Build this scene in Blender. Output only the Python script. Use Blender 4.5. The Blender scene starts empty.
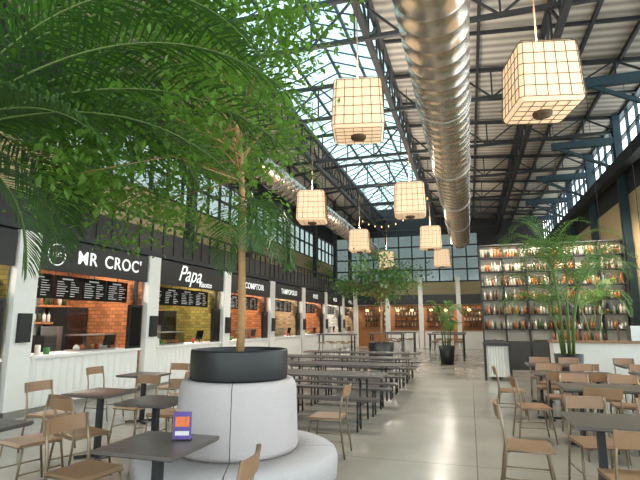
import bpy, math, random
from mathutils import Vector, Matrix
random.seed(7)
R=random.random
U=random.uniform
sc=bpy.context.scene

def lin(c):
    c=c/255.0
    return c/12.92 if c<=0.04045 else ((c+0.055)/1.055)**2.4
def rgb(r,g,b): return (lin(r),lin(g),lin(b),1)

def mat(name,col,rough=0.6,metal=0.0,var=0.12,scale=6.0,bump=0.0,emit=None,es=0,spec=0.5,transl=0):
    m=bpy.data.materials.new(name); m.use_nodes=True
    nt=m.node_tree; N=nt.nodes; L=nt.links
    p=N['Principled BSDF']; out=N['Material Output']
    p.inputs['Roughness'].default_value=rough; p.inputs['Metallic'].default_value=metal
    p.inputs['Specular IOR Level'].default_value=spec
    tc=N.new('ShaderNodeTexCoord'); nz=N.new('ShaderNodeTexNoise'); nz.inputs['Scale'].default_value=scale
    nz.inputs['Detail'].default_value=3
    L.new(tc.outputs['Object'],nz.inputs['Vector'])
    mx=N.new('ShaderNodeMix'); mx.data_type='RGBA'
    mx.inputs[6].default_value=tuple(c*(1-var) for c in col[:3])+(1,)
    mx.inputs[7].default_value=tuple(min(1,c*(1+var)) for c in col[:3])+(1,)
    L.new(nz.outputs['Fac'],mx.inputs[0]); L.new(mx.outputs[2],p.inputs['Base Color'])
    if bump>0:
        b=N.new('ShaderNodeBump'); b.inputs['Strength'].default_value=bump; b.inputs['Distance'].default_value=0.02
        L.new(nz.outputs['Fac'],b.inputs['Height']); L.new(b.outputs[0],p.inputs['Normal'])
    if emit:
        p.inputs['Emission Color'].default_value=emit; p.inputs['Emission Strength'].default_value=es
    if transl>0:
        t=N.new('ShaderNodeBsdfTranslucent'); L.new(mx.outputs[2],t.inputs['Color'])
        ms=N.new('ShaderNodeMixShader'); ms.inputs[0].default_value=transl
        L.new(p.outputs[0],ms.inputs[1]); L.new(t.outputs[0],ms.inputs[2]); L.new(ms.outputs[0],out.inputs['Surface'])
    return m

def tile_mat(name,col,grout,axis='YZ',sx=8.0,bw=0.5,bh=0.25,rough=0.3):
    m=mat(name,col,rough); nt=m.node_tree; N=nt.nodes; L=nt.links; p=N['Principled BSDF']
    tc=N.new('ShaderNodeTexCoord'); s=N.new('ShaderNodeSeparateXYZ'); c=N.new('ShaderNodeCombineXYZ')
    L.new(tc.outputs['Object'],s.inputs[0])
    ad=N.new('ShaderNodeMath'); ad.operation='ADD'
    L.new(s.outputs['X'],ad.inputs[0]); L.new(s.outputs['Y'],ad.inputs[1])
    L.new(ad.outputs[0],c.inputs[0]); L.new(s.outputs['Z'],c.inputs[1])
    b=N.new('ShaderNodeTexBrick'); b.inputs['Scale'].default_value=sx*.35
    b.inputs['Color1'].default_value=col; b.inputs['Color2'].default_value=tuple(x*0.5 for x in col[:3])+(1,)
    b.inputs['Mortar'].default_value=grout; b.inputs['Mortar Size'].default_value=0.022
    b.inputs['Brick Width'].default_value=bw; b.inputs['Row Height'].default_value=bh
    L.new(c.outputs[0],b.inputs['Vector']); L.new(b.outputs['Color'],p.inputs['Base Color'])
    return m

def glass_mat(name,tint,gl=0.08):
    m=bpy.data.materials.new(name); m.use_nodes=True
    nt=m.node_tree; N=nt.nodes; L=nt.links; N.remove(N['Principled BSDF']); out=N['Material Output']
    t=N.new('ShaderNodeBsdfTransparent'); g=N.new('ShaderNodeBsdfGlossy'); g.inputs['Roughness'].default_value=0.1
    nz=N.new('ShaderNodeTexNoise'); nz.inputs['Scale'].default_value=0.8
    tc=N.new('ShaderNodeTexCoord'); L.new(tc.outputs['Object'],nz.inputs['Vector'])
    mx=N.new('ShaderNodeMix'); mx.data_type='RGBA'
    mx.inputs[6].default_value=tuple(c*0.8 for c in tint[:3])+(1,); mx.inputs[7].default_value=tint
    L.new(nz.outputs['Fac'],mx.inputs[0]); L.new(mx.outputs[2],t.inputs['Color'])
    ms=N.new('ShaderNodeMixShader'); ms.inputs[0].default_value=gl
    L.new(t.outputs[0],ms.inputs[1]); L.new(g.outputs[0],ms.inputs[2]); L.new(ms.outputs[0],out.inputs['Surface'])
    return m

# ---------- materials
M={}
M['black']=mat('black_metal',rgb(30,31,32),0.45)
M['truss']=mat('truss_steel',rgb(46,48,50),0.5)
M['teal']=mat('teal_steel',rgb(32,60,70),0.5)
M['white']=mat('white_paint',rgb(228,225,218),0.6,var=0.04)
M['beige']=mat('beige_wall',rgb(210,186,142),0.8,var=0.06,scale=2)
M['darkwall']=mat('dark_wall',rgb(56,57,58),0.8)
M['wood']=mat('plywood',rgb(148,114,84),0.45,var=0.2,scale=9)
M['woodw']=mat('warm_wood',rgb(166,112,68),0.5,var=0.2,scale=5)
M['tabletop']=mat('table_laminate',rgb(92,84,80),0.3,var=0.1)
M['frame']=mat('bronze_tube',rgb(146,128,106),0.35,0.6)
M['steel']=mat('stainless',rgb(195,194,190),0.3,0.9,var=0.05)
M['fabric']=mat('grey_fabric',rgb(186,178,177),0.95,var=0.07,scale=60,bump=0.15)
M['fabric2']=mat('grey_fabric_seat',rgb(182,177,177),0.95,var=0.07,scale=60,bump=0.15)
M['soil']=mat('soil',rgb(60,44,32),0.95,var=0.3,scale=40,bump=0.5)
M['bark']=mat('bark',rgb(168,130,86),0.85,var=0.3,scale=25,bump=0.4)
M['leaf']=mat('leaf_green',rgb(112,154,58),0.5,var=0.6,scale=2.5,transl=0.5)
M['leafm']=mat('palm_light_green',rgb(108,146,72),0.45,var=0.35,scale=4,transl=0.4)
M['leafd']=mat('palm_green',rgb(66,102,44),0.35,var=0.45,scale=4,transl=0.35)
M['rib']=mat('palm_rib',rgb(92,112,54),0.5)
M['duct']=mat('galvanised_duct',rgb(204,194,182),0.26,0.95,var=0.12,scale=2)
M['screen']=mat('screen_glass',rgb(18,19,22),0.2)
M['chalk']=mat('menu_print',rgb(200,200,195),0.7,emit=(1,1,1,1),es=0.1)
M['signtxt']=mat('sign_lettering',rgb(245,245,240),0.6,emit=(1,1,1,1),es=0.45)
M['bulb']=mat('warm_bulb',rgb(255,225,170),0.4,emit=rgb(255,205,130),es=3)
M['lantern']=mat('lantern_paper',rgb(232,210,178),0.8,var=0.05,emit=rgb(255,214,168),es=0.7)
M['wire']=mat('lantern_wire',rgb(98,76,54),0.5)
M['red']=mat('red_plastic',rgb(180,40,35),0.4)
M['orange']=mat('flyer_orange',rgb(220,110,60),0.6,var=0.5,scale=30)
M['purple']=mat('flyer_purple',rgb(92,72,140),0.6,var=0.4,scale=30)
M['green']=mat('green_plastic',rgb(60,120,60),0.5)
M['yellow']=mat('yellow_panel',rgb(222,178,60),0.5,var=0.2)
M['b1']=mat('bottle_brown',rgb(96,58,34),0.2)
M['b2']=mat('bottle_green',rgb(58,78,48),0.2)
M['b3']=mat('bottle_clear',rgb(208,200,182),0.2)
M['b4']=mat('bottle_amber',rgb(176,104,56),0.2)
M['shelfback']=mat('shelf_back',rgb(214,204,188),0.7)
M['glass']=glass_mat('window_glass',(0.86,0.92,0.94,1))
M['endglass']=glass_mat('end_window_glass',(0.20,0.235,0.235,1))
M['leftglass']=glass_mat('side_window_glass',(0.35,0.40,0.40,1))
M['skyglass']=glass_mat('skylight_glass',(0.20,0.29,0.30,1))
M['caseglass']=glass_mat('case_glass',(0.93,0.96,0.96,1),0.12)
M['tile_or']=tile_mat('tile_orange',rgb(200,126,80),rgb(110,78,58))
M['tile_gr']=tile_mat('tile_olive',rgb(160,140,70),rgb(96,90,58))
M['tile_wh']=tile_mat('tile_white',rgb(220,216,205),rgb(150,148,140))
M['tile_tan']=tile_mat('tile_tan',rgb(190,158,120),rgb(130,108,84))

def roof_mat():
    m=mat('roof_sheet',rgb(170,162,150),0.6,var=0.06,scale=1.0); nt=m.node_tree;N=nt.nodes;L=nt.links;p=N['Principled BSDF']
    tc=N.new('ShaderNodeTexCoord'); w=N.new('ShaderNodeTexWave'); w.bands_direction='Y'; w.inputs['Scale'].default_value=0.9
    L.new(tc.outputs['Object'],w.inputs['Vector'])
    mx=N.new('ShaderNodeMix'); mx.data_type='RGBA'; mx.inputs[6].default_value=rgb(146,138,128); mx.inputs[7].default_value=rgb(204,195,182)
    L.new(w.outputs['Fac'],mx.inputs[0]); L.new(mx.outputs[2],p.inputs['Base Color'])
    b=N.new('ShaderNodeBump'); b.inputs['Strength'].default_value=0.5; L.new(w.outputs['Fac'],b.inputs['Height']); L.new(b.outputs[0],p.inputs['Normal'])
    return m
M['roof']=roof_mat()
def floor_mat():
    m=mat('polished_concrete',rgb(176,168,154),0.25,var=0.1,scale=0.8); nt=m.node_tree;N=nt.nodes;L=nt.links;p=N['Principled BSDF']
    tc=N.new('ShaderNodeTexCoord'); b=N.new('ShaderNodeTexBrick'); b.offset=0
    b.inputs['Scale'].default_value=1.0; b.inputs['Brick Width'].default_value=3.0; b.inputs['Row Height'].default_value=3.0
    b.inputs['Mortar Size'].default_value=0.007; b.inputs['Mortar Smooth'].default_value=0.3
    nz=N.new('ShaderNodeTexNoise'); nz.inputs['Scale'].default_value=1.1; nz.inputs['Detail'].default_value=8
    L.new(tc.outputs['Object'],b.inputs['Vector']); L.new(tc.outputs['Object'],nz.inputs['Vector'])
    mx=N.new('ShaderNodeMix'); mx.data_type='RGBA'; mx.inputs[6].default_value=rgb(136,130,119); mx.inputs[7].default_value=rgb(172,165,152)
    L.new(nz.outputs['Fac'],mx.inputs[0])
    b.inputs['Mortar'].default_value=rgb(112,106,96)
    L.new(mx.outputs[2],b.inputs['Color1']); L.new(mx.outputs[2],b.inputs['Color2'])
    L.new(b.outputs['Color'],p.inputs['Base Color'])
    mr=N.new('ShaderNodeMapRange'); mr.inputs[3].default_value=0.14; mr.inputs[4].default_value=0.30
    L.new(nz.outputs['Fac'],mr.inputs[0]); L.new(mr.outputs[0],p.inputs['Roughness'])
    return m
M['floor']=floor_mat()

# ---------- mesh builder
class B:
    def __init__(s): s.v=[];s.f=[];s.m=[];s.sm=[];s.mats=[]
    def mi(s,k):
        if k not in s.mats: s.mats.append(k)
        return s.mats.index(k)
    def add(s,vs,fs,k,smooth=False):
        o=len(s.v); s.v+=[tuple(v) for v in vs]; i=s.mi(k)
        for f in fs: s.f.append([o+a for a in f]); s.m.append(i); s.sm.append(smooth)
    def box(s,c,d,k,rz=0,rx=0,ry=0):
        hx,hy,hz=d[0]/2,d[1]/2,d[2]/2
        vs=[Vector((x,y,z)) for x in(-hx,hx) for y in(-hy,hy) for z in(-hz,hz)]
        if rz or rx or ry:
            mt=Matrix.Rotation(rz,3,'Z')@Matrix.Rotation(ry,3,'Y')@Matrix.Rotation(rx,3,'X'); vs=[mt@v for v in vs]
        c=Vector(c); vs=[v+c for v in vs]
        s.add(vs,[(0,1,3,2),(4,6,7,5),(0,4,5,1),(2,3,7,6),(0,2,6,4),(1,5,7,3)],k)
    def bx(s,x0,x1,y0,y1,z0,z1,k): s.box(((x0+x1)/2,(y0+y1)/2,(z0+z1)/2),(x1-x0,y1-y0,z1-z0),k)
    def tube(s,pts,r,k,n=8,closed=False,r2=None):
        pts=[Vector(p) for p in pts]; N=len(pts); vs=[];fs=[]
        up=Vector((0,0,1)); prev=None
        for i,p in enumerate(pts):
            if closed: d=pts[(i+1)%N]-pts[i-1]
            else: d=pts[min(i+1,N-1)]-pts[max(i-1,0)]
            d.normalize()
            if prev is None:
                a=d.cross(up)
                if a.length<0.05: a=d.cross(Vector((0,1,0)))
            else: a=prev-d*prev.dot(d)
            a.normalize(); prev=a; b=d.cross(a)
            rr=r if r2 is None else r+(r2-r)*i/(N-1)
            for j in range(n):
                t=2*math.pi*(j+0.5)/n; vs.append(p+a*math.cos(t)*rr+b*math.sin(t)*rr)
        for i in range(N if closed else N-1):
            i2=(i+1)%N
            for j in range(n):
                fs.append((i*n+j,i*n+(j+1)%n,i2*n+(j+1)%n,i2*n+j))
        if not closed:
            fs.append(tuple(range(n-1,-1,-1))); fs.append(tuple((N-1)*n+j for j in range(n)))
        s.add(vs,fs,k,n>4)
    def bar(s,p,q,w,k): s.tube([p,q],w*0.7071,k,n=4)
    def lathe(s,prof,c,k,n=24,a0=0,a1=None,smooth=True,closedprof=False):
        full=a1 is None
        if full: a1=a0+2*math.pi
        vs=[];fs=[];P=len(prof); nn=n if full else n+1
        for i in range(nn):
            a=a0+(a1-a0)*i/n
            for (r,z) in prof: vs.append((c[0]+r*math.cos(a),c[1]+r*math.sin(a),c[2]+z))
        for i in range(n):
            i2=(i+1)%nn
            for j in range(P if closedprof else P-1):
                j2=(j+1)%P
                fs.append((i*P+j,i2*P+j,i2*P+j2,i*P+j2))
        s.add(vs,fs,k,smooth)
        if not full and closedprof:
            s.add(vs[:P],[tuple(range(P))],k); s.add(vs[-P:],[tuple(range(P-1,-1,-1))],k)
    def mesh(s,name):
        me=bpy.data.meshes.new(name); me.from_pydata(s.v,[],s.f)
        for k in s.mats: me.materials.append(M[k])
        me.polygons.foreach_set('material_index',s.m); me.polygons.foreach_set('use_smooth',s.sm)
        me.update(); return me
    def obj(s,name,loc=(0,0,0),rz=0,parent=None):
        return put(s.mesh(name),name,loc,rz,parent)
def put(me,name,loc=(0,0,0),rz=0,parent=None,scale=1):
    o=bpy.data.objects.new(name,me); sc.collection.objects.link(o); o.location=loc; o.rotation_euler=(0,0,rz)
    if scale!=1: o.scale=(scale,)*3
    if parent: o.parent=parent
    return o
def empty(name,loc=(0,0,0)):
    o=bpy.data.objects.new(name,None); sc.collection.objects.link(o); o.location=loc; return o
def text(body,size,loc,parent=None,name='lettering',ext=0.004,off=0.0,rot=(math.pi/2,0,math.pi/2),m='signtxt',shear=0,sp=1.0):
    c=bpy.data.curves.new(name,'FONT'); c.body=body; c.size=size; c.extrude=ext; c.offset=off; c.align_x='CENTER'; c.align_y='CENTER'; c.shear=shear; c.space_character=sp
    c.materials.append(M[m]); o=bpy.data.objects.new(name,c); sc.collection.objects.link(o); o.location=loc; o.rotation_euler=rot
    if parent: o.parent=parent
    return o

XR=5.4; XL=-10.0; Y0=-5.0; Y1=37.0
def roofz(x):
    if x>=-2: return 9.5-(x+2)/7.4*0.6
    if x<=-6: return 9.5-(-6-x)/4*0.5
    return 9.5

# ---------- room shell
b=B(); b.bx(XL-.3,XR+.3,Y0-.3,Y1+.3,-0.2,0,'floor'); b.obj('floor')
b=B()
def slab(x0,x1,z0,z1,k,t=0.08,y0=Y0,y1=Y1):
    b.add([(x0,y0,z0),(x1,y0,z1),(x1,y1,z1),(x0,y1,z0),(x0,y0,z0+t),(x1,y0,z1+t),(x1,y1,z1+t),(x0,y1,z0+t)],
      [(0,3,2,1),(4,5,6,7),(0,1,5,4),(1,2,6,5),(2,3,7,6),(3,0,4,7)],k)
slab(-2,XR+.3,9.5,8.9-.03,'roof'); slab(XL-.3,-6,9.0,9.5,'roof')
b.obj('ceiling')
b=B()
def gl(x0,x1,z0,z1,k='skyglass'):
    b.add([(x0,Y0,z0),(x1,Y0,z1),(x1,Y1,z1),(x0,Y1,z0)],[(0,1,2,3)],k)
gl(-6,-4,9.55,10.3); gl(-4,-2,10.3,9.55)
y=Y0
while y<Y1:
    b.bar((-6,y,9.55),(-4,y,10.3),0.035,'teal'); b.bar((-4,y,10.3),(-2,y,9.55),0.035,'teal'); y+=0.75
for x,z in((-6,9.55),(-5,9.9),(-4,10.3),(-3,9.9),(-2,9.55)):
    b.bar((x,Y0,z-.04),(x,Y1,z-.04),0.08,'teal')
b.obj('window_1')

# right wall
b=B()
for (y0,y1,z0,z1,k) in((Y0,Y1,0,.5,'darkwall'),(16.5,Y1,.5,5.9,'beige'),(16.5,Y1,5.9,7.2,'darkwall'),(Y0,16.5,6.6,7.2,'darkwall'),(Y0,Y1,8.8,9.0,'darkwall')):
    b.bx(XR,XR+.25,y0,y1,z0,z1,k)
b.obj('wall_right')
b=B()
b.bx(XR+.08,XR+.1,Y0,Y1,7.2,8.8,'glass'); b.bx(XR+.08,XR+.1,Y0,16.5,.5,6.6,'glass')  # lower panes are out of view, added to let in fill daylight
y=Y0
while y<Y1:
    b.bx(XR,XR+.1,y-.03,y+.03,7.2,8.8,'teal')
    if y<16.4: b.bx(XR,XR+.1,y-.03,y+.03,.5,6.6,'teal')
    y+=0.95
for z in(7.2,8.0,8.8): b.bx(XR-.01,XR+.12,Y0,Y1,z-.03,z+.03,'teal')
for z in(.5,2.5,4.5,6.6): b.bx(XR-.01,XR+.12,Y0,16.5,z-.03,z+.03,'teal')
b.obj('window_2')
# left wall
b=B()
b.bx(XL-.25,XL,Y0,Y1,0,5.9,'beige'); b.bx(XL-.25,XL,Y0,Y1,7.6,9.05,'darkwall'); b.bx(XL-.25,XL,Y0,9,5.9,7.6,'darkwall'); b.obj('wall_left')
b=B(); b.bx(XL-.12,XL-.1,9,Y1,5.9,7.6,'leftglass')
y=9.5
while y<Y1: b.bx(XL-.1,XL,y-.04,y+.04,5.9,7.6,'truss'); y+=0.94
for z in(5.9,6.75,7.6): b.bx(XL-.1,XL+.02,9,Y1,z-.04,z+.04,'truss')
b.obj('window_3')
# front wall, unseen behind camera; its glazing is added for fill daylight
b=B(); b.bx(XL,XR,Y0-.25,Y0,0,.3,'darkwall'); b.bx(XL,XR,Y0-.25,Y0,8.9,9.6,'darkwall'); b.obj('wall_front')
b=B(); b.bx(XL,XR,Y0-.12,Y0-.1,.3,8.9,'glass')
x=XL
while x<=XR: b.bx(x-.04,x+.04,Y0-.1,Y0,.3,8.9,'teal'); x+=1.4
for z in(.3,2.5,4.6,6.7,8.9): b.bx(XL,XR,Y0-.1,Y0+.02,z-.04,z+.04,'teal')
b.obj('fill_glazing')
# end wall
b=B(); b.bx(XL,XR,Y1,Y1+.25,0,4.6,'beige'); b.bx(XL,XR,Y1,Y1+.25,8.2,10.4,'darkwall'); b.bx(.8,XR,Y1,Y1+.25,4.6,8.2,'darkwall'); b.obj('wall_back')
b=B(); b.bx(XL,.8,Y1+.1,Y1+.12,4.6,8.2,'endglass')
x=XL
while x<=.8: b.bx(x-.05,x+.05,Y1,Y1+.1,4.6,8.2,'truss'); x+=1.0
for z in(4.6,5.5,6.4,7.3,8.2): b.bx(XL,.8,Y1-.02,Y1+.1,z-.05,z+.05,'truss')
b.obj('window_5')

# ---------- roof steelwork
tb=B()
tb.bar((XL+.05,0,8.25),(XR-.05,0,8.25),0.10,'truss')
xs=[XL+.05+i*(XR-XL-.1)/14 for i in range(15)]
for i in range(14):
    xa,xb_=xs[i],xs[i+1]
    tb.bar((xa,0,roofz(xa)-.12),(xb_,0,roofz(xb_)-.12),0.11,'truss')
    if i%2==0: tb.bar((xa,0,8.25),(xb_,0,roofz(xb_)-.12),0.05,'truss')
    else: tb.bar((xa,0,roofz(xa)-.12),(xb_,0,8.25),0.05,'truss')
    tb.bar((xb_,0,8.25),(xb_,0,roofz(xb_)-.12),0.045,'truss')
me=tb.mesh('roof_truss')
for i in range(10): put(me,'roof_truss',(0,-2+i*4.1,0))
gb=B(); L0=Y1-Y0-.2; n=38
for i in range(n):
    ya=Y0+.1+L0*i/n; yb=Y0+.1+L0*(i+1)/n
    if i%2==0: gb.bar((0,ya,-1.15),(0,yb,-.05),0.06,'truss')
    else: gb.bar((0,ya,-.05),(0,yb,-1.15),0.06,'truss')
    gb.bar((0,yb,-1.15),(0,yb,-.05),0.05,'truss')
gb.bar((0,Y0+.1,-1.15),(0,Y1-.1,-1.15),0.14,'truss'); gb.bar((0,Y0+.1,-.05),(0,Y1-.1,-.05),0.14,'truss')
me=gb.mesh('lattice_girder')
for x in(-2.0,-6.0,2.2): put(me,'lattice_girder',(x,0,roofz(x)-.06))
pb=B()
for x in(-.7,.6,3.3,4.4,-7,-8,-9): pb.bx(x-.04,x+.04,Y0,Y1,roofz(x)-.14,roofz(x)-.01,'truss')
y=Y0+1
while y<Y1:
    pb.bar((-2,y,9.40),(XR,y,8.80),0.08,'truss'); y+=2.05
pb.bx(XR-.5,XR-.2,Y0+.1,Y1-.1,6.55,6.95,'truss')
pb.obj('roof_purlin')
cb=B()
cb.bx(-.12,.12,-.12,.12,0,8.8,'teal'); cb.bx(-2.1,0,-.1,.1,7.75,8.0,'teal'); cb.bar((-1.9,0,7.8),(0,0,6.8),0.1,'teal')
me=cb.mesh('steel_column')
for y in(1.1,5.2,9.3,13.5,18.4,22.6,27,31.5): put(me,'steel_column',(XR-.14,y,0))
cb=B(); cb.bx(-.1,.1,-.1,.1,3.43,9.2,'truss'); cb.bx(-.16,.16,-.16,.16,3.345,3.43,'truss')
me=cb.mesh('mezzanine_column')
for i in range(8): put(me,'mezzanine_column',(-7.85,2.8+i*4.1+1.3,0))

# ---------- ducts
def duct(name,x,z,r,y0,y1,hang):
    b=B(); N=40; pitch=0.42; turns=int((y1-y0)/pitch)
    prof=[(0,.009),(.02,.0),(pitch-.02,.0),(pitch,.009)]
    vs=[];fs=[]
    for i in range(turns*N+1):
        a=2*math.pi*i/N
        for dy,dr in prof:
            vs.append(((r+dr)*math.cos(a),y0+pitch*i/N+dy,(r+dr)*math.sin(a)))
    for i in range(turns*N):
        for j in range(3): fs.append((i*4+j,(i+1)*4+j,(i+1)*4+j+1,i*4+j+1))
    b.add(vs,fs,'duct',True)
    for y in (y0+.2,y1+.2): b.add([(r*math.cos(2*math.pi*j/N),y,r*math.sin(2*math.pi*j/N)) for j in range(N)],[tuple(range(N))],'duct')
    y=y0+2
    while y<y1:
        b.tube([((r+.02)*math.cos(t),y,(r+.02)*math.sin(t)) for t in [2*math.pi*k/N for k in range(N)]],0.015,'steel',n=6,closed=True)
        for sx in(-1,1): b.bar((sx*r,y,0),(sx*r,y,hang-z),0.02,'truss')
        y+=4.1
    b.obj(name,(x,0,z))
duct('ventilation_duct',-.3,6.1,.52,Y0+.2,27,9.3)
duct('ventilation_duct',-5.7,6.1,.38,11.5,32,9.4)

# ---------- lanterns
lb=B(); s=.43; HZ=1.1
def rbox(hx,hz,r):
    import bmesh
    bm=bmesh.new(); bmesh.ops.create_cube(bm,size=1); bmesh.ops.scale(bm,vec=(2*hx,2*hx,2*hz),verts=bm.verts)
    bmesh.ops.bevel(bm,geom=list(bm.edges),offset=r,segments=4,affect='EDGES',profile=.5)
    for i,v in enumerate(bm.verts): v.index=i
    vs=[v.co.copy() for v in bm.verts]; fs=[tuple(v.index for v in f.verts) for f in bm.faces]; bm.free(); return vs,fs
vs,fs=rbox(s,s*1.0,.09)
def taper(v): 
    k=1-.05*(v[2]/s); return (v[0]*k,v[1]*k,v[2]*HZ)
lb.add([taper(v) for v in vs],fs,'lantern',True)
e=s+.006; WR=.008
for i in range(6):
    t=-s+.05+(2*s-.1)*i/5
    for ax in(0,1):
        for sg in(-1,1):
            p=[(t,sg*e,-s+.05),(t,sg*e,s-.05)] if ax==0 else [(sg*e,t,-s+.05),(sg*e,t,s-.05)]
            lb.bar(taper(p[0]),taper(p[1]),WR,'wire')
    c_=e-.05
    ring=[(-c_,-e,t),(c_,-e,t),(e,-c_,t),(e,c_,t),(c_,e,t),(-c_,e,t),(-e,c_,t),(-e,-c_,t)]
    q=[taper(c) for c in ring]
    for k in range(8): lb.bar(q[k],q[(k+1)%8],WR,'wire')
for zz in(-e,e):
    for i in range(6):
        t=-s+.05+(2*s-.1)*i/5
        lb.bar(taper((t,-e+.06,zz)),taper((t,e-.06,zz)),WR,'wire'); lb.bar(taper((-e+.06,t,zz)),taper((e-.06,t,zz)),WR,'wire')
sz=s*HZ
lb.lathe([(0.0,-sz-.05),(.13,-sz-.05),(.14,-sz)],(0,0,0),'wire',16)
lb.lathe([(0,sz+.08),(.13,sz+.08),(.14,sz)],(0,0,0),'wire',16)
lb.tube([(0,0,sz),(0,0,3.5)],.012,'wire',6)
me=lb.mesh('pendant_lantern')
for x,y,dz,rz in((1.17,7.3,0,.22),(-1.74,8.0,.25,.2),(-1.5,13.8,0,.1),(-4.5,13.8,0,.2),(-4.45,20.4,0,.1),(-1.42,20.5,0,.1),(-1.3,27.4,0,0),(-4.4,27.4,0,.1)):
    pl_=put(me,'pendant_lantern',(x,y,5.1+dz),rz)
    for en,zz,rx,sz_,cl in((80,-sz-.056,0,.2,(1,.92,.82)),(100,sz+.09,math.pi,.24,(1,.9,.78))):
        l=bpy.data.lights.new('lantern_fill','AREA'); l.shape='DISK'; l.size=sz_; l.energy=en; l.color=cl  # fill discs added to each lantern; the upward one brightens the roof
        o=bpy.data.objects.new('lantern_fill',l); sc.collection.objects.link(o); o.parent=pl_; o.location=(0,0,zz); o.rotation_euler=(rx,0,0)

fb=B()
def fest(p,q,sag,n=10):
    p=Vector(p);q=Vector(q);pts=[]
    for i in range(n*2+1):
        t=i/(n*2); v=p.lerp(q,t); v.z-=sag*4*t*(1-t); pts.append(v)
    fb.tube(pts,.012,'black',5)
    for v in pts[1::2]: fb.lathe([(0,-.09),(.018,-.08),(.02,-.05),(.01,0)],v,'bulb',8)
fest((-5.0,23,6.7),(-1.2,19,6.7),.8)
fb.obj('festoon_lights')

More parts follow.
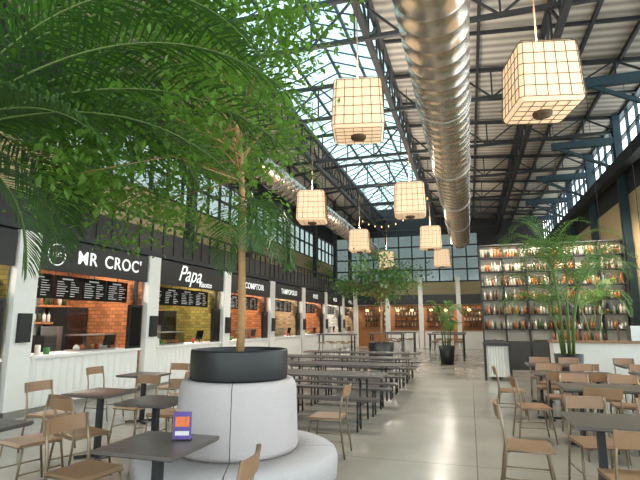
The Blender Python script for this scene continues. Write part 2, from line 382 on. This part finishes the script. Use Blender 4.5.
# ---------- stalls
YP=[-.95,2.8,6.6,10.22,14.05,17.85,21.65,25.4,29.2,33.0]
tiles=['tile_wh','tile_gr','tile_or','tile_gr','tile_or','tile_tan','tile_or','tile_wh','tile_tan']
names=['PASTA','BOWLS',"MR CROC'",'Papa','LE COMPTOIR','TAMPOPOLO','POKE','WOK','CREPES']
XS=-7.5
def corr(b,x,y0,y1,z0,z1,k,p=.09,d=.03):
    n=int((y1-y0)/p); vs=[];fs=[]
    for i in range(n+1):
        y=y0+(y1-y0)*i/n; xx=x+(d if i%2 else 0)
        vs+=[(xx,y,z0),(xx,y,z1)]
    for i in range(n): fs.append((i*2,i*2+2,i*2+3,i*2+1))
    b.add(vs,fs,k)
for i in range(9):
    y0,y1=YP[i]+.235,YP[i+1]-.235; yc=(y0+y1)/2; w=y1-y0
    st=empty('food_stall',(XS,yc,0))
    h=w/2
    b=B(); t=tiles[i]
    b.bx(-2.4,-2.3,-h,h,0,3.1,t)
    b.bx(-2.4,-.1,-h,-h+.03,0,3.1,t); b.bx(-2.4,-.1,h-.03,h,0,3.1,t)
    b.bx(-2.4,-.02,-h,h,3.1,3.2,'darkwall')
    b.bx(-2.29,-2.27,-h+1.7,-h+2.4,0,2.1,'steel')
    b.obj('booth',parent=st)
    b=B()
    ye=h-.1 if i!=2 else h-.15
    b.bx(-.75,.06,-h+.0,ye,.95,1.0,'white'); b.bx(-.7,-.02,-h+.02,ye-.02,.08,.95,'white'); corr(b,-.015,-h+.02,ye-.02,.1,.95,'white')
    b.bx(-.02,.03,-h+.0,ye,0,.09,'steel')
    b.obj('counter',parent=st)
    b=B()
    b.bx(-.06,.02,-h+.02,h-.02,2.56,3.16,'black')
    b.obj('sign_board',parent=st)
    if i==2:
        text('MR',.38,(.03,-.42,2.87),st,off=.004,sp=1.1); text("CROC'",.38,(.03,.68,2.87),st,off=.004,sp=1.1)
    elif i==3:
        text('Papa',.62,(.03,-.3,2.9),st,shear=.4,off=.0); text('Risotto',.24,(.03,.55,2.68),st,shear=.2)
    else: text(names[i],.3,(.03,0,2.87),st,off=.003,sp=1.1)
    if i==2:
        b=B(); b.tube([(.03,-1.2+.2*math.cos(a),2.87+.2*math.sin(a)) for a in [k*math.pi/12 for k in range(24)]],.012,'signtxt',6,closed=True)
        b.obj('sign_badge',parent=st); text('M.C',.12,(.03,-1.2,2.87),st)
    b=B(); n=4 if i!=5 else 3
    mw=(w-.2)/n
    for k in range(n):
        a=-h+.1+k*mw
        b.bx(-.5,-.46,a+.02,a+mw-.02,2.06,2.54,'screen')
        b.bx(-.459,-.457,a+.2,a+mw-.25,2.46,2.49,'chalk')
        for r in range(7):
            zz=2.41-r*.048
            b.bx(-.459,-.457,a+.08,a+.08+U(.2,.4)*mw,zz,zz+.014,'chalk')
            b.bx(-.459,-.457,a+mw*.58,a+mw*U(.7,.9),zz,zz+.014,'chalk')
        b.bar((-.48,a+mw/2,2.5),(-.48,a+mw/2,3.1),.02,'black')
    b.obj('menu_board',parent=st)
    b=B()
    b.bx(-2.25,-1.7,-h+.1,h-.1,.0,.9,'steel')
    b.bx(-2.25,-1.5,-h+.3,-h+1.5,1.95,2.35,'steel'); b.bx(-2.2,-1.9,-h+.6,-h+1.2,2.35,3.1,'steel')
    b.box((-1.95,-.9,1.15),(.5,.6,.5),'steel'); b.box((-1.95,.1,1.1),(.45,.5,.4),'black'); b.box((-1.95,.9,1.2),(.5,.45,.6),'steel')
    b.box((-1.95,-1.35,1.25),(.5,.25,.7),'black')
    b.bx(-2.26,-2.0,-h+1.6,h-.2,1.55,1.6,'woodw'); b.bx(-2.26,-2.0,-h+1.6,h-.2,1.95,2.0,'woodw')
    for zz in(1.6,2.0):
        for k in range(12):
            yy=-h+1.7+k*.14
            if yy<h-.3: b.lathe([(0,0),(.045,0),(.045,.16),(.015,.2),(.015,.25),(0,.25)],(-2.15,yy,zz),random.choice(['b1','b2','b3','b4','white']),8)
    # upright drinks fridge with lit shelves
    b.bx(-2.2,-1.6,h-.75,h-.1,.0,1.95,'black'); b.bx(-1.6,-1.59,h-.7,h-.15,.15,1.85,'caseglass')
    for q_ in range(4):
        b.bx(-1.62,-1.6,h-.7,h-.15,.2+q_*.42,.5+q_*.42,random.choice(['yellow','orange','white','b4']))
    b.obj('kitchen_equipment',parent=st)
    b=B()
    cy=-h+1.0 if i%2 else .3
    b.bx(-.6,-.15,cy-.5,cy+.5,1.0,1.03,'steel'); b.bx(-.16,-.15,cy-.5,cy+.5,1.03,1.32,'caseglass'); b.bx(-.6,-.15,cy-.5,cy+.5,1.32,1.34,'steel')
    for k in range(6): b.lathe([(0,.0),(.06,.0),(.07,.05),(.03,.1),(0,.11)],(-.38,cy-.4+k*.16,1.03),random.choice(['woodw','orange','yellow','white']),10)
    py=h-.8
    b.box((-.3,py,1.22),(.03,.34,.26),'screen',ry=.2); b.bx(-.38,-.22,py-.06,py+.06,1.0,1.02,'black'); b.bar((-.3,py,1.0),(-.3,py,1.15),.03,'black')
    b.lathe([(0,0),(.04,0),(.05,.14),(0,.14)],(-.2,py-.5,1.0),'red',10); b.lathe([(0,0),(.05,0),(.05,.18),(0,.18)],(-.2,-h+.35,1.0),'white',10)
    b.lathe([(0,0),(.05,0),(.06,.12),(0,.12)],(-.2,-h+.55,1.0),'green',10)
    b.obj('counter_items',parent=st)
    b=B(); b.bx(-.1,-.02,h-.52,h-.08,1.0,2.0,'black'); b.bx(-.019,-.015,h-.48,h-.12,1.05,1.95,'screen')
    b.bx(-.1,-.04,h-.34,h-.26,2.0,2.6,'black'); b.obj('order_screen',parent=st)
    b=B()
    for k in range(3):
        yy=-h+.6+k*(w-1.2)/2
        b.bar((-1.2,yy,2.5),(-1.2,yy,3.1),.012,'black'); b.lathe([(.02,.2),(.06,.16),(.15,0)],(-1.2,yy,2.35),'black',16); b.lathe([(0,-.03),(.04,0),(.03,.06),(0,.08)],(-1.2,yy,2.38),'bulb',10)
    b.obj('pendant_lamp',parent=st)
    l=bpy.data.lights.new('fill_strip','AREA'); l.shape='RECTANGLE'; l.size=.15; l.size_y=w*.8; l.energy=110; l.color=(1,.92,.8)  # strip added under the stall ceiling to light the interior
    o=bpy.data.objects.new('fill_strip',l); sc.collection.objects.link(o); o.parent=st; o.location=(-1.0,0,3.08)
pb=B(); pb.bx(-.5,.05,-.22,.22,0,3.21,'white'); pb.bx(.05,.12,-.12,.12,1.25,1.75,'black'); pb.bx(-.5,.08,-.23,.23,0,.12,'steel')
me=pb.mesh('pier')
for y in YP: put(me,'pier',(XS,y,0))
b=B(); b.bx(XL+.02,XS+.05,Y0+.02,33.2,3.22,3.34,'darkwall')
b.bx(XS-.03,XS+.0,Y0+.02,33.2,3.34,3.9,'black'); b.bx(XS-.05,XS+.03,Y0+.02,33.2,4.12,4.17,'black')
y=Y0+.05
while y<33.2: b.bx(XS-.02,XS+.02,y-.025,y+.025,3.3,4.14,'black'); y+=.47
b.obj('balustrade')
b=B(); b.bx(XL,XS,Y0,YP[0]-.25,0,3.2,'white'); b.bx(XL,XS,33.25,Y1,0,3.2,'white'); b.obj('wall_partition')

# ---------- end bar
eb=empty('far_bar',(0,31,0))
b=B(); b.bx(-7.3,3.5,0,.15,2.7,3.3,'black'); b.bx(-7.3,3.5,1.5,1.6,0,2.7,'woodw'); b.bx(-7.3,3.5,.15,1.6,3.2,3.3,'darkwall')
for x in(-7.1,-5,-2.9,-.6,1.6,3.4): b.bx(x-.13,x+.13,-.1,.2,0,4.4,'white')
b.obj('portal',parent=eb)
b=B()
for x in(-4.8,-2.7,-.4,1.8): b.bx(x,x+1.7,0,.6,0,1.05,'white'); b.bx(x-.03,x+1.73,-.05,.65,1.05,1.1,'wood')
b.obj('counter',parent=eb)
b=B()
for x in(-6.8,-4.8,-2.7,-.4,1.8):
    for z in(1.3,1.65,2.0,2.35):
        b.bx(x,x+1.7,1.2,1.5,z,z+.03,'black')
        for k in range(9): b.lathe([(0,0),(.04,0),(.04,.16),(.015,.22),(0,.25)],(x+.12+k*.18,1.35,z+.03),random.choice(['b1','b2','b3','b4']),6)
    b.lathe([(0,-.04),(.12,0),(.08,.1),(0,.12)],(x+.4,.3,2.3),'bulb',10); b.lathe([(0,-.04),(.12,0),(.08,.1),(0,.12)],(x+1.3,.3,2.3),'bulb',10)
    b.bar((x+.4,.3,2.4),(x+.4,.1,2.7),.02,'black'); b.bar((x+1.3,.3,2.4),(x+1.3,.1,2.7),.02,'black')
b.obj('back_shelf',parent=eb)
l=bpy.data.lights.new('fill_strip','AREA'); l.shape='RECTANGLE'; l.size=9; l.size_y=.15; l.energy=150; l.color=(1,.88,.72)  # strip added to brighten the far bar
o=bpy.data.objects.new('fill_strip',l); sc.collection.objects.link(o); o.parent=eb; o.location=(-2,.8,2.68)

# ---------- bar on the right with bottle shelf
b=B(); X0,X1,YS=.45,5.0,18.0
b.bx(X0,X1,YS+.3,YS+.33,1.0,4.3,'shelfback'); b.bx(X0,X1,YS,YS+.3,0,.95,'darkwall')
zs=[1.35,1.85,2.35,2.85,3.35,3.85,4.3]
for z in zs: b.bx(X0,X1,YS-.02,YS+.32,z-.02,z+.02,'black')
x=X0
while x<=X1+.01: b.bx(x-.02,x+.02,YS-.02,YS+.32,0,4.32,'black'); x+=(X1-X0)/6
b.obj('bottle_shelf')
b=B()
for z in zs[:-1]:
    x=X0+.1
    while x<X1-.08:
        r=U(.034,.046); hh=U(.26,.38)
        if R()<.97: b.lathe([(0,0),(r,0),(r,hh*.6),(r*.35,hh*.75),(r*.35,hh),(0,hh)],(x,YS+U(.06,.16),z+.022),random.choice(['b1','b1','b3','b2','b3','b4','b4']),7)
        x+=.1
b.obj('liquor_bottles')
b=B()
b.bx(.42,1.0,14.6,15.2,.1,.95,'white'); b.bx(.33,1.05,14.5,15.3,.95,1.02,'black')
for x in(.36,1.02): b.bx(x-.03,x+.03,14.52,14.6,0,.95,'black')
vs=[];fs=[]
for i in range(17):
    x=.42+.58*i/16; yy=14.6-(.02 if i%2 else 0); vs+=[(x,yy,.1),(x,yy,.95)]
for i in range(16): fs.append((i*2,i*2+2,i*2+3,i*2+1))
b.add(vs,fs,'white')
b.bx(.5,.95,15.3,17.2,.05,.95,'white'); b.bx(.45,1.0,15.3,17.2,.95,1.02,'black')
b.obj('bar_counter')
b=B()
b.bx(2.2,5.0,15.0,15.7,.05,1.03,'white'); b.bx(2.15,5.05,14.93,15.75,1.03,1.09,'wood'); b.bx(2.2,5.0,14.98,15.0,0,.1,'black')
for x in(2.9,3.9,4.8):
    b.tube([(x,15.3,1.09),(x,15.3,1.45),(x,15.1,1.52),(x,15.0,1.42)],.03,'steel',8)
b.box((4.4,15.3,1.3),(.5,.4,.4),'steel')
for k in range(14): b.lathe([(0,0),(.035,0),(.035,.16),(.012,.22),(0,.28)],(2.3+k*.1,15.5,1.09),random.choice(['b1','b2','b3','b4']),7)
b.obj('bar_counter')
b=B()
for x,y in((2.7,15.3),(3.7,15.3),(4.7,15.3)):
    b.bar((x,y,2.1),(x,y,8.6),.012,'black'); b.lathe([(.02,.22),(.08,.2),(.17,0)],(x,y,1.95),'black',16); b.lathe([(0,-.06),(.06,0),(.03,.06),(0,.08)],(x,y,2.0),'bulb',10)
b.obj('pendant_lamp')
l=bpy.data.lights.new('fill_strip','AREA'); l.shape='RECTANGLE'; l.size=4; l.size_y=.1; l.energy=230; l.color=(1,.88,.72)  # strip without a fixture, added to brighten the bottle shelf
o=bpy.data.objects.new('fill_strip',l); sc.collection.objects.link(o); o.location=(2.8,16.8,4.6); o.rotation_euler=(.5,0,0)

# ---------- plants
def frond(b,base,az,el,length,droop,ll,n=34,w=.022,side=1.0,k='leafd',rr=.009):
    base=Vector(base); d=Vector((math.cos(az)*math.cos(el),math.sin(az)*math.cos(el),math.sin(el)))
    pts=[base.copy()]; dirs=[d.copy()]; stp=length/24; p=base.copy()
    for i in range(24):
        d=(d+Vector((0,0,-droop*(.4+1.6*i/24)/24*2.0))).normalized(); p=p+d*stp; pts.append(p.copy()); dirs.append(d.copy())
    b.tube(pts,rr*length/2+.003,'rib',5,r2=.002)
    for i in range(n):
        t=.12+.88*i/(n-1); q=t*24; j=min(int(q),23); f=q-j
        P=pts[j].lerp(pts[j+1],f); D=dirs[j]
        S=D.cross(Vector((0,0,1)))
        if S.length<.05: S=Vector((1,0,0))
        S.normalize(); Up=S.cross(D)
        L=ll*(math.sin(math.pi*min(1,(t*.85+.12)))**.6)*U(.88,1.05)
        for sg in(-1,1):
            v=(D*(.55+.5*t)+S*sg*side+Up*.22+Vector((U(-.08,.08),U(-.08,.08),U(-.08,.08)))).normalized()
            wd=v.cross(Up).normalized()*w*(.6+.4*L/ll)
            a0=P; a1=P+v*L*.4; v2=(v+Vector((0,0,-.35))).normalized(); a2=a1+v2*L*.35; v3=(v2+Vector((0,0,-.45))).normalized(); a3=a2+v3*L*.25
            b.add([a0-wd*.3,a0+wd*.3,a1+wd,a1-wd,a2+wd*.8,a2-wd*.8,a3],[(0,1,2,3),(3,2,4,5),(5,4,6)],k)
def leafblob(b,c,rad,n,size,k='leaf'):
    c=Vector(c)
    for i in range(n):
        p=c+Vector((random.gauss(0,rad[0]),random.gauss(0,rad[1]),random.gauss(0,rad[2])))
        d=Vector((random.gauss(0,1),random.gauss(0,1),random.gauss(-.5,.6))).normalized()
        s_=d.cross(Vector((U(-.4,.4),U(-.4,.4),1))).normalized(); up=s_.cross(d)
        L=size*U(.7,1.3); w=L*.28
        b.add([p,p+d*L*.5+s_*w+up*.004,p+d*L,p+d*L*.5-s_*w+up*.004],[(0,1,2,3)],k)

PX,PY=-2.13,4.3
pl=empty('planter_bench',(PX,PY,0))
b=B()
b.lathe([(.0,0),(.78,0),(.78,.22),(.5,.24)],(0,0,0),'black',40)
g=.006
for k in range(4):
    a0=k*math.pi/2+.35+g; a1=a0+math.pi/2-2*g
    b.lathe([(.5,.2),(.9,.2),(.93,.23),(.935,.38),(.92,.43),(.88,.455),(.5,.46)],(0,0,0),'fabric2',14,a0,a1,True,True)
    b.lathe([(.42,.462),(.555,.462),(.565,.5),(.545,1.0),(.53,1.05),(.51,1.075),(.42,1.08)],(0,0,0),'fabric',14,a0,a1,True,True)
b.obj('upholstery',parent=pl)
b=B(); b.lathe([(.41,.3),(.41,1.08),(.455,1.08),(.46,1.1),(.46,1.33),(.455,1.345),(.43,1.345),(.425,1.33),(.425,1.26)],(0,0,0),'black',40)
b.lathe([(0,1.29),(.2,1.28),(.43,1.26)],(0,0,0),'soil',24)
b.obj('planter_pot',parent=pl)
b=B()
tp=[(0,0,1.2),(.01,0,1.7),(-.01,.01,2.2),(-.02,0,2.8),(-.06,.03,3.3),(-.2,.0,4.0)]
b.tube(tp,.042,'bark',10,r2=.022)
for z in (1.5,1.9,2.3,2.7): b.lathe([(.04,-.01),(.047,0),(.04,.01)],(0.0,0,z),'bark',10)
ends=[]
tries=0
while len(ends)<115 and tries<6000:
    tries+=1
    a=U(0,6.28); rr=1.75*math.sqrt(R()); zz=U(2.9,5.3)
    c=Vector((rr*math.cos(a)-.6,rr*math.sin(a)+.1,zz-.16*rr))
    wx,wy=c.x+PX,c.y+PY
    # pruned on the nave side, crown spreads a little wider higher up
    if wx/wy>-.42+.09*max(0,c.z-3.6): continue
    if wx/wy>-.54 and c.z<3.1 : continue
    ends.append(c)
    if len(ends)%4==0:
        s0=Vector((-.05,0,U(3.0,3.8))); m_=s0.lerp(c,.5)+Vector((0,0,.2))
        b.tube([s0,m_,c],.009,'bark',5,r2=.003)
b.obj('trunk',parent=pl)
b=B()
for c in ends: leafblob(b,c,(.2,.24,.10),150,.085)
b.obj('foliage',parent=pl)
b=B()
for az in(0.2,1.3,-.9,2.4,-2.2,.75,-.3): frond(b,(0,0,2.8),az,U(.1,.6),U(.65,1.0),2.0,.34,32,.008,k='leafd')
b.obj('fronds',parent=pl)

# foreground palm just left of the view
pa=empty('potted_palm',(-3.5,2.15,0))
b=B(); b.lathe([(0,0),(.3,0),(.38,.6),(.38,.65),(.34,.65),(.33,.58),(0,.58)],(0,0,0),'black',28); b.obj('pot',parent=pa)
b=B(); b.tube([(0,0,.5),(.03,0,1.4),(.0,.02,2.8)],.07,'bark',10,r2=.05); b.obj('trunk',parent=pa)
b=B()
for az,el,ln,dr in((.25,.7,3.1,.8),(.42,.55,3.0,.7),(.65,.8,2.8,.85),(.95,.75,2.4,.9),(.1,.9,2.9,.95),(.5,1.05,2.9,1.0),(1.2,.9,2.3,1.1),(.35,.4,2.4,.6),(.12,.45,1.7,.7),(1.5,.5,1.6,1.3),(1.2,.15,1.25,1.5),(.8,1.25,2.6,1.1),(1.6,.7,1.8,1.3),(-.6,.7,2,1.3),(2.8,.6,2,1.3),(3.9,.8,2,1.3),(4.8,.8,2,1.3)):
    frond(b,(0,0,2.8),az,el,ln,dr,.55,50,.011,rr=.006)
b.obj('fronds',parent=pa)

def palm(name,loc,top,n,ln,pot_h,pot_r,stems=5,ll=.4,spread=1.0,k='leafm'):
    e=empty(name,loc)
    b=B(); b.lathe([(0,0),(pot_r*.8,0),(pot_r,pot_h),(pot_r*.9,pot_h),(pot_r*.88,pot_h-.06),(0,pot_h-.06)],(0,0,0),'black',24); b.obj('pot',parent=e)
    b=B(); f=B()
    for s_ in range(stems):
        a=s_*6.283/stems+.4; ox,oy=math.cos(a)*.12,math.sin(a)*.12; h=top*U(.35,.62)
        tx,ty=math.cos(a)*.35*spread,math.sin(a)*.35*spread
        b.tube([(ox,oy,pot_h-.1),(ox*1.5,oy*1.5,(pot_h+h)/2),(tx,ty,h)],.03,'rib',7,r2=.02)
        for k_ in range(n): frond(f,(tx,ty,h),a+U(-2.2,2.2),U(.7,1.4),ln*U(.75,1.1),U(.8,1.4),ll,24,.012,k=k)
    b.obj('stems',parent=e); f.obj('fronds',parent=e)
palm('potted_palm',(2.2,12.9,0),5.2,5,1.9,.85,.32,7,.42)
palm('potted_palm',(3.6,16.5,0),4.6,4,1.4,.7,.3,3,.35)
palm('potted_palm',(-.9,19.6,0),3.2,4,.9,.7,.3,4,.28,spread=.6)
e=empty('potted_tree',(-3.0,17.0,0))
b=B(); b.lathe([(0,0),(.4,0),(.45,.9),(.4,.9),(.4,.84),(0,.84)],(0,0,0),'black',24); b.obj('pot',parent=e)
b=B(); f=B(); b.tube([(0,0,.8),(.03,0,1.8),(0,0,3.0)],.05,'bark',8,r2=.03)
for i in range(32):
    a=U(0,6.28); rr=1.4*math.sqrt(R()); c=Vector((rr*math.cos(a),rr*math.sin(a),U(2.7,4.1)-rr*.2)); b.tube([(0,0,2.3),Vector((0,0,2.8)).lerp(c,.5),c],.015,'bark',5,r2=.005)
    leafblob(f,c,(.23,.23,.16),110,.11,'leafm' if i%3 else 'leafd')
for i in range(10): frond(f,(0,0,3.2),i*.63,U(.2,1.0),1.3,1.5,.35,24,.02)
b.obj('trunk',parent=e); f.obj('foliage',parent=e)
for (x,y) in((-8.7,30),(-8.7,26.5),(-8.7,22.5),(-8.7,18.2)):
    e=empty('potted_tree',(x,y,3.345)); b=B(); b.lathe([(0,0),(.25,0),(.3,.5),(.25,.5),(.25,.45),(0,.45)],(0,0,0),'woodw',20); b.obj('pot',parent=e)
    f=B(); f.tube([(0,0,.4),(0,0,1.2)],.03,'bark',7)
    for i in range(12): leafblob(f,(U(-.4,.4),U(-.4,.4),U(.8,1.7)),(.2,.2,.15),80,.1,'leaf')
    f.obj('foliage',parent=e)

# ---------- furniture
cb=B()
cb.box((0,0,.455),(.4,.38,.018),'wood'); cb.box((0,.2,.447),(.38,.04,.018),'wood',rx=-.5)
for sx in(-1,1):
    x=sx*.19
    cb.tube([(x*1.08,-.25,.01),(x,-.19,.44),(x,-.2,.6),(x*.98,-.245,.84)],.012,'frame',7)
    cb.tube([(x*1.08,.23,.01),(x,.17,.44),(x,-.19,.44)],.012,'frame',7)
    cb.tube([(x*1.04,-.22,.2),(x*1.04,.2,.2)],.008,'frame',6)
cb.tube([(-.19,.17,.43),(.19,.17,.43)],.01,'frame',6); cb.tube([(-.19,-.17,.43),(.19,-.17,.43)],.01,'frame',6)
vs=[];fs=[]
for i in range(9):
    t=-1+2*i/8; x=t*.205; y=-.225-.035*(1-t*t)
    for (dy,z) in((0,.72),(-.018,.84),(-.032,.84),(-.014,.72)): vs.append((x,y+dy,z))
for i in range(8):
    for j in range(4): fs.append((i*4+j,i*4+4+j,i*4+4+(j+1)%4,i*4+(j+1)%4))
fs+= [(0,1,2,3),(35,34,33,32)]
cb.add(vs,fs,'wood')
CH=cb.mesh('dining_chair')
def chair(x,y,ang): put(CH,'dining_chair',(x,y,0),math.radians(ang)+U(-.12,.12))
def tablemesh(w,d):
    b=B(); b.box((0,0,.74),(w,d,.025),'tabletop'); b.box((0,0,.724),(w-.02,d-.02,.01),'black')
    xs_=[0] if w<1 else [-w*.3,w*.3]
    for x in xs_:
        b.bx(x-.03,x+.03,-.03,.03,.02,.72,'black'); b.box((x,0,.02),(.5,.06,.03),'black',rz=.785 if w<1 else 1.57); b.box((x,0,.715),(.3,.3,.01),'black')
        if w<1: b.box((x,0,.02),(.5,.06,.03),'black',rz=-.785)
        else: b.box((x,0,.0205),(.4,.06,.029),'black')
    return b.mesh('dining_table')
TS=tablemesh(.62,.62); TL=tablemesh(1.25,.72)
def tab(x,y,me=TS,rz=0): put(me,'dining_table',(x,y,0),rz)
tab(-2.16,3.12); tab(-4.4,5.1); tab(-3.35,4.75); tab(-3.98,3.15); tab(-5.2,7.0)
chair(-5.15,5.1,-90); chair(-4.5,5.9,180); chair(-3.75,5.6,180); chair(-3.95,4.35,-20); chair(-4.2,3.95,170)
chair(-2.95,3.3,-100); chair(-1.52,2.72,95); chair(-1.74,6.0,90); chair(-4.7,3.2,-90); chair(-5.95,7.0,-90); chair(-5.2,7.8,180); chair(-4.5,6.9,90); chair(-3.1,6.3,175)
rows=[(1.42,4.95),(1.75,7.4),(1.6,9.2),(1.7,11.0),(3.3,7.6),(3.2,9.4),(3.4,11.1),(3.2,5.2)]
for x,y in rows:
    tab(x,y,TL)
    for dx in(-.3,.32): 
        chair(x+dx,y+.55,180); chair(x+dx,y-.62,0)
chair(.46,5.15,-90); chair(.78,7.5,-90); chair(.62,9.1,-90)
def flyer(x,y,z,rz):
    b=B(); b.box((0,0,.105),(.13,.004,.19),'purple'); b.box((0,-.003,.13),(.1,.002,.07),'orange'); b.box((0,-.003,.05),(.1,.002,.03),'chalk'); b.box((0,0,.005),(.14,.05,.01),'screen'); b.obj('menu_card',(x,y,z),rz)
flyer(-2.04,3.22,.753,.35); flyer(1.56,4.95,.753,-.1)
pb=B(); W=3.3
for k in range(3): pb.box((0,-.24+k*.24,.745),(W,.225,.03),'tabletop')
for x in(-W/2+.35,W/2-.35,0):
    for sy in(-1,1): pb.tube([(x,sy*.3,0.01),(x,sy*.25,.72)],.018,'black',6)
    pb.bx(x-.015,x+.015,-.33,.33,.7,.73,'black'); pb.bx(x-.015,x+.015,-.27,.27,.3,.33,'black')
PT=pb.mesh('picnic_table')
pb=B(); pb.box((0,0,.455),(W,.26,.03),'tabletop')
for x in(-W/2+.3,W/2-.3,0):
    for sy in(-1,1): pb.tube([(x,sy*.12,0.01),(x,sy*.09,.44)],.016,'black',6)
    pb.bx(x-.015,x+.015,-.12,.12,.42,.44,'black'); pb.bx(x-.012,x+.012,-.1,.1,.12,.145,'black')
PB=pb.mesh('bench')
for y in(7.95,9.9,11.85,13.8):
    put(PT,'picnic_table',(-3.0,y,0)); put(PB,'bench',(-3.0,y-.6,0)); put(PB,'bench',(-3.0,y+.6,0))
hb=B(); hb.box((0,0,1.08),(1.6,.7,.05),'tabletop')
for x in(-.7,.7):
    for y in(-.28,.28): hb.bx(x-.025,x+.025,y-.025,y+.025,0,1.06,'black')
    hb.bx(x-.02,x+.02,-.28,.28,.25,.29,'black')
HT=hb.mesh('high_table')
sb=B(); sb.lathe([(0,.74),(.17,.74),(.18,.76),(.17,.78),(0,.78)],(0,0,0),'wood',16)
for a in range(4):
    t=a*math.pi/2+.785; sb.tube([(math.cos(t)*.13,math.sin(t)*.13,.74),(math.cos(t)*.22,math.sin(t)*.22,.01)],.013,'white',6)
sb.tube([(math.cos(t)*.19,math.sin(t)*.19,.3) for t in [k*math.pi/8 for k in range(16)]],.01,'white',6,closed=True)
ST=sb.mesh('bar_stool')
for x,y in((-1.0,22),(-3.6,22),(-1.0,25),(-3.4,25),(-5.4,20)):
    put(HT,'high_table',(x,y,0))
    for dx in(-.5,0,.5):
        for sy in(-1,1): put(ST,'bar_stool',(x+dx,y+sy*.6,0))

# ---------- world
w=bpy.data.worlds.new('sky'); sc.world=w; w.use_nodes=True; nt=w.node_tree
bg=nt.nodes['Background']; tc=nt.nodes.new('ShaderNodeTexCoord'); sp=nt.nodes.new('ShaderNodeSeparateXYZ'); cr=nt.nodes.new('ShaderNodeValToRGB')
nt.links.new(tc.outputs['Generated'],sp.inputs[0]); nt.links.new(sp.outputs['Z'],cr.inputs[0]); nt.links.new(cr.outputs[0],bg.inputs['Color'])
cr.color_ramp.elements[0].color=(1,.965,.92,1); cr.color_ramp.elements[1].color=(.88,.94,1,1); bg.inputs['Strength'].default_value=6.4

cam=bpy.data.cameras.new('camera'); co=bpy.data.objects.new('camera',cam); sc.collection.objects.link(co)
co.location=(0,0,1.6); co.rotation_euler=(math.radians(99.7),0,math.radians(17.1)); cam.lens=27; cam.sensor_width=36; cam.clip_start=.05
sc.camera=co
sc.view_settings.view_transform='Standard'
